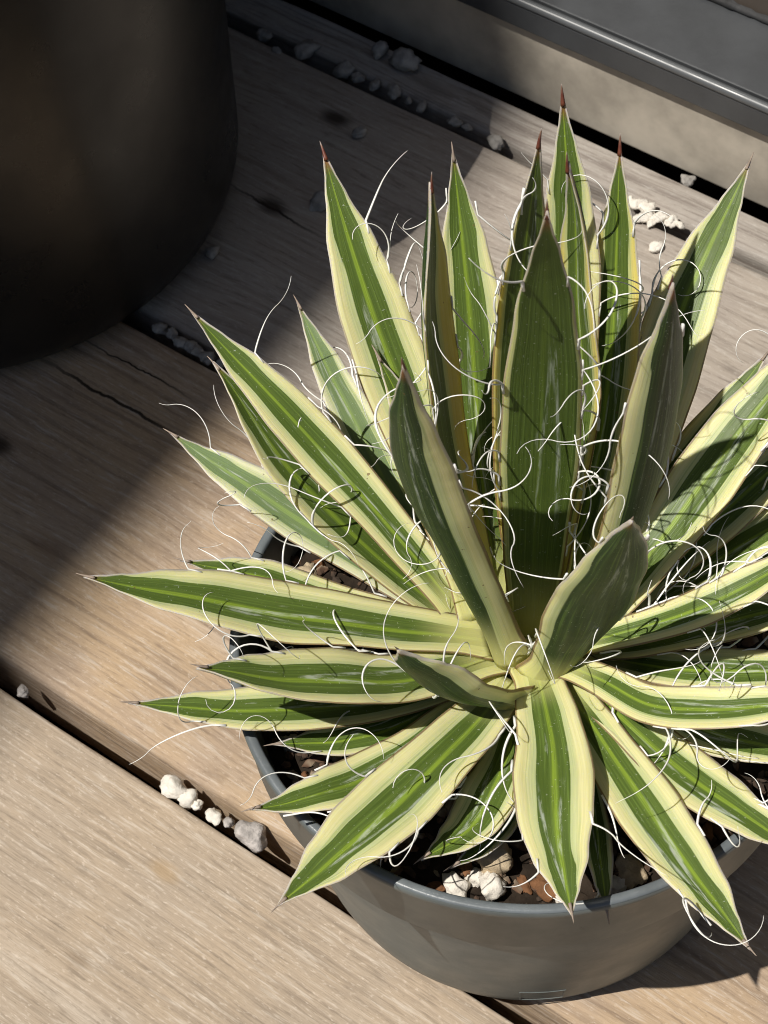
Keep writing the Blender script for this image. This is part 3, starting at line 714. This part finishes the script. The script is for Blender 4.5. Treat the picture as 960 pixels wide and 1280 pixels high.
    ('right_big_under', [(0.195, -0.002, 1.220), (0.352, 0.088, 1.308), (0.508, 0.177, 1.397), (0.664, 0.262, 1.485), (0.819, 0.346, 1.573), (0.971, 0.432, 1.662), (1.122, 0.517, 1.750)], 0.171, (-0.225, -0.478, 0.849), 0.5, 0.52, 3, 0, 0, 0.2, 0, 1),
    ('right_big_behind', [(0.207, 0.093, 1.220), (0.311, 0.216, 1.308), (0.417, 0.336, 1.397), (0.537, 0.440, 1.485), (0.660, 0.541, 1.573), (0.779, 0.644, 1.662), (0.898, 0.747, 1.750)], 0.161, (-0.377, -0.308, 0.874), 0.5, 0.52, 4, 0, 0, 0.2, 0, 1),
    ('right_shade_one', [(0.224, 0.007, 1.200), (0.371, 0.058, 1.267), (0.516, 0.108, 1.333), (0.660, 0.158, 1.400), (0.805, 0.200, 1.467), (0.950, 0.234, 1.533), (1.093, 0.268, 1.600)], 0.169, (-0.392, -0.102, 0.914), 0.5, 0.52, 4, 0, 0, 0.2, 0, 1),
    ('right_shade_two', [(0.223, -0.012, 1.180), (0.371, 0.044, 1.217), (0.519, 0.097, 1.253), (0.670, 0.145, 1.290), (0.821, 0.189, 1.327), (0.972, 0.231, 1.363), (1.123, 0.272, 1.400)], 0.153, (-0.223, -0.048, 0.974), 0.5, 0.52, 3, 0, 0, 0.2, 0, 1),
    ('right_shade_low', [(0.219, -0.043, 1.180), (0.352, -0.103, 1.208), (0.486, -0.155, 1.237), (0.620, -0.195, 1.265), (0.755, -0.220, 1.293), (0.889, -0.237, 1.322), (1.023, -0.254, 1.350)], 0.167, (-0.194, 0.063, 0.979), 0.5, 0.52, 3, 0, 0, 0.2, 0, 1),
    ('front_cup', [(0.050, -0.134, 1.300), (0.108, -0.171, 1.483), (0.152, -0.205, 1.673), (0.182, -0.238, 1.870), (0.206, -0.278, 2.073), (0.223, -0.327, 2.283), (0.235, -0.385, 2.500)], 0.301, (-0.144, 0.967, 0.208), 0.9, 0.4, 5, 0, 0, 0.16, 0.24, 1),
    ('left_dark_upright', [(-0.056, -0.062, 1.300), (-0.140, -0.049, 1.575), (-0.213, -0.045, 1.850), (-0.278, -0.052, 2.125), (-0.326, -0.067, 2.400), (-0.347, -0.092, 2.675), (-0.360, -0.131, 2.950)], 0.223, (0.509, 0.850, 0.137), 0.7, 0.52, 4, 1, 0, 0.2, -0.32, 1),
    ('front_dark_small', [(-0.074, -0.224, 1.320), (-0.148, -0.282, 1.408), (-0.220, -0.329, 1.503), (-0.281, -0.349, 1.605), (-0.336, -0.365, 1.713), (-0.388, -0.384, 1.828), (-0.437, -0.408, 1.950)], 0.244, (0.241, 0.935, 0.260), 0.75, 0.52, 3, 0, 0, 0.2, -0.22, 1),
    ('back_small_right', [(0.095, 0.083, 1.280), (0.164, 0.175, 1.400), (0.230, 0.265, 1.520), (0.288, 0.356, 1.640), (0.338, 0.449, 1.760), (0.386, 0.540, 1.880), (0.432, 0.629, 2.000)], 0.135, (-0.391, -0.642, 0.660), 0.5, 0.52, 4, 0, 0, 0.2, 0, 1),
    ('back_small_left', [(-0.106, 0.106, 1.250), (-0.158, 0.221, 1.358), (-0.209, 0.335, 1.467), (-0.258, 0.449, 1.575), (-0.305, 0.562, 1.683), (-0.362, 0.668, 1.792), (-0.423, 0.772, 1.900)], 0.140, (0.282, -0.601, 0.748), 0.5, 0.52, 3, 0, 0, 0.2, 0, 1),
]

agave = empty('agave_plant', (0, 0, 1.14))
tag(agave, 'variegated agave with cream edged green leaves and curly white threads', 'agave')
ORG = Vector((0, 0, 1.14))

def bez(P, u):
    k = len(P) - 1
    x = min(max(u * k, 0), k - 1e-6); i = int(x); t = x - i
    g = lambda j: P[j] if 0 <= j <= k else (P[0] * 2 - P[1] if j < 0 else P[k] * 2 - P[k - 1])
    a, b, c, d = g(i - 1), g(i), g(i + 1), g(i + 2)
    return 0.5 * ((2 * b) + (c - a) * t + (2 * a - 5 * b + 4 * c - d) * t * t + (3 * b - a - 3 * c + d) * t ** 3)

def interp(tab, x):
    for (x0, y0), (x1, y1) in zip(tab, tab[1:]):
        if x <= x1:
            t = (x - x0) / (x1 - x0); t = t * t * (3 - 2 * t) * 0.5 + t * 0.5
            return y0 + (y1 - y0) * t
    return tab[-1][1]

def frames(P, A, n):
    """centre, tangent, side and upper-face normal along the leaf; A is the way its upper face looks"""
    out = []
    for i in range(n + 1):
        u = i / n
        c = bez(P, u); T = (bez(P, min(1, u + .01)) - bez(P, max(0, u - .01))).normalized()
        N = (A - T * A.dot(T)).normalized()
        out.append((c, T, T.cross(N), N))
    return out

TOTAL_FIL = 0
INNER = ('center_broad', 'left_back_upright', 'right_upright', 'back_right_fold', 'back_left_fold', 'front_cup', 'left_dark_upright', 'narrow_edge_on', 'right_mid')
def make_leaf(spec, idx):
    global TOTAL_FIL
    nm, pts, W, nref, gf, pw, nf, red, yel, cup, shift, mids = spec
    R = random.Random(idx * 31 + 5)
    P = [Vector(p) for p in pts]
    NL, NU = 56, 10
    hw = W / 2
    tab = [(0, 0.74), (0.08, 0.64), (pw * 0.5, 0.80), (pw, 1.0), (pw + (1 - pw) * 0.30, 0.93), (pw + (1 - pw) * 0.6, 0.66), (0.90, 0.32), (0.96, 0.125), (1.0, 0.02)]
    fr = frames(P, Vector(nref), NL)
    ph = R.uniform(0, 10)
    vs, fs = [], []
    at = {k: [] for k in ('across', 'along', 'edge', 'under', 'seed', 'gf', 'yel', 'red', 'imp_u', 'imp_s', 'shift', 'mids')}
    iu, isx = R.uniform(-0.35, 0.35), R.uniform(0.55, 0.95)
    edges = {-1: [], 1: []}
    for i, (c, T, B, N) in enumerate(fr):
        s = i / NL
        w = hw * interp(tab, s)
        w *= 1 + 0.035 * mnoise.noise(Vector((s * 4, ph, 0)))
        th = 0.030 * min(1, w / 0.05) * (1.25 - 0.7 * s) + 0.004
        if s < 0.2: th *= 1 + 0.8 * (0.2 - s) / 0.2
        cp = cup * (0.75 + 0.6 * mnoise.noise(Vector((s * 2.1, ph, 4)))) + (0.35 if s > 0.9 else 0) * (s - 0.9) * 10 * 0.6
        wav = 0.012 * mnoise.noise(Vector((s * 5, ph, 9)))
        for side in (0, 1):
            for j in range(NU + 1):
                u = -1 + 2 * j / NU
                e = 1 if u >= 0 else -1
                edge_w = 0.005 * mnoise.noise(Vector((s * 7, ph + e * 3, 2))) * abs(u) ** 2
                hgt = cp * w * (abs(u) ** 1.8) + (wav + edge_w) * 1.0
                t_ = th * (1 - abs(u) ** 2.2) + 0.0035
                p = c + B * (u * w) + N * (hgt - (t_ if side else 0))
                vs.append(tuple(p - ORG))
                if side == 0 and abs(u) == 1: edges[e].append((p, T, B * e, N, w))
                at['across'].append(u); at['along'].append(s); at['edge'].append((1 - abs(u)) * w)
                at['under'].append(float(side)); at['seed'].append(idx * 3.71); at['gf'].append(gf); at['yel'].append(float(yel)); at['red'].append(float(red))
                at['imp_u'].append(iu); at['imp_s'].append(isx); at['shift'].append(shift); at['mids'].append(mids)
    k = 2 * (NU + 1); h = NU + 1
    for i in range(NL):
        b, c2 = i * k, (i + 1) * k
        for j in range(NU):
            fs.append((b + j, b + j + 1, c2 + j + 1, c2 + j))
            fs.append((b + h + j + 1, b + h + j, c2 + h + j, c2 + h + j + 1))
        fs.append((b + h, b, c2, c2 + h))
        fs.append((b + NU, b + h + NU, c2 + h + NU, c2 + NU))
    fs.append(tuple(range(NU, -1, -1)) + tuple(range(h, h + NU + 1)))
    b = NL * k
    fs.append(tuple(b + j for j in range(NU + 1)) + tuple(b + h + j for j in range(NU, -1, -1)))
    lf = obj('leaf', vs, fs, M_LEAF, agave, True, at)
    # spine
    c, T, B, N = fr[-1]
    vs, fs, al = [], [], []
    ln = 0.036 if red else 0.028
    sr = 0.0075 if red else 0.0052
    bend = R.uniform(-.01, .01)
    for i in range(8):
        t = i / 7
        r = sr * (1 - t) ** 0.8 + 0.0007
        q = c - T * 0.035 + T * (ln + 0.035) * t + N * (0.003 * (1 - t) + bend * t * t)
        for j in range(7):
            a = 2 * math.pi * j / 7
            vs.append(tuple(q + B * math.cos(a) * r + N * math.sin(a) * r * 0.8 - ORG)); al.append(t)
    for i in range(7):
        for j in range(7):
            fs.append((i * 7 + j, i * 7 + (j + 1) % 7, (i + 1) * 7 + (j + 1) % 7, (i + 1) * 7 + j))
    fs.append(tuple(range(7))[::-1]); fs.append(tuple(49 + j for j in range(7)))
    obj('spine', vs, fs, M_SPINE if red else M_SPINE_DRY, lf, True, {'along': al})
    # curly threads peeling off the margins
    nb = 0
    if nm in INNER:
        nb = 5; nf += 5
    for q in range(nf):
        e = 1 if R.random() < 0.5 else -1
        s = R.uniform(0.08, 0.75) if q >= nf - nb else R.uniform(0.16, 0.90)
        p, T, Bo, N, w = edges[e][int(s * NL)]
        L = R.uniform(0.16, 0.50) * (0.75 if s > 0.75 else 1)
        sg = 1 if R.random() < 0.75 else -1
        d = (Bo * R.uniform(0.15, 0.6) + N * R.uniform(0.0, 0.6) + T * sg * R.uniform(0.3, 0.9)).normalized()
        ax = Vector((R.gauss(0, 1), R.gauss(0, 1), R.gauss(0, 1))).normalized()
        ax = (ax - d * ax.dot(d) * 0.8).normalized()
        curl = R.choice((-1, 1)) * R.uniform(5.0, 16.0)
        flip = R.uniform(0.35, 1.4)
        M = 22
        # the thread first runs along the margin it peels from
        path = [p - T * sg * 0.045 - Bo * 0.001, p - T * sg * 0.02 + Bo * 0.001, p + Bo * 0.002]
        st = L / M
        jit = Vector((0, 0, 0))
        for i in range(M):
            t = i / M
            cv = curl * (1 if t < flip else -1.1) * (0.5 + 0.9 * t)
            jit = jit * 0.8 + Vector((R.gauss(0, 1), R.gauss(0, 1), R.gauss(0, 1))) * 0.6
            d = (Matrix.Rotation(cv * st, 3, ax) @ d + jit * st * 0.8 - Vector((0, 0, 1)) * st * 0.25).normalized()
            path.append(path[-1] + d * st)
        vs, fs = [], []
        m = len(path); r0 = R.uniform(0.0030, 0.0050)
        for i, c in enumerate(path):
            tg = (path[min(i + 1, m - 1)] - path[max(i - 1, 0)]).normalized()
            a1 = tg.cross(Vector((0.3, 0.5, 0.81))).normalized(); a2 = tg.cross(a1)
            r = r0 * (1 - 0.8 * (i / (m - 1)) ** 1.3)
            for j in range(4):
                an = math.pi / 2 * j
                vs.append(tuple(c + a1 * math.cos(an) * r * 1.15 + a2 * math.sin(an) * r * 0.75 - ORG))
        for i in range(m - 1):
            for j in range(4):
                fs.append((i * 4 + j, i * 4 + (j + 1) % 4, (i + 1) * 4 + (j + 1) % 4, (i + 1) * 4 + j))
        fs.append((3, 2, 1, 0)); fs.append(tuple((m - 1) * 4 + j for j in range(4)))
        obj('filament', vs, fs, M_FIL, lf)
        TOTAL_FIL += 1
    return lf

for i, sp in enumerate(LEAVES):
    make_leaf(sp, i)
# short stem the leaves spring from
v, f = lathe([(0.08, -0.10), (0.12, 0.0), (0.13, 0.05), (0.11, 0.10), (0.05, 0.14), (0.01, 0.15)], 32, cap_last=True)
M_STEM = mat_plain('pale_stem', (0.50, 0.47, 0.20), 0.6, 0.2, 6.0)
obj('stem', v, f, M_STEM, agave)
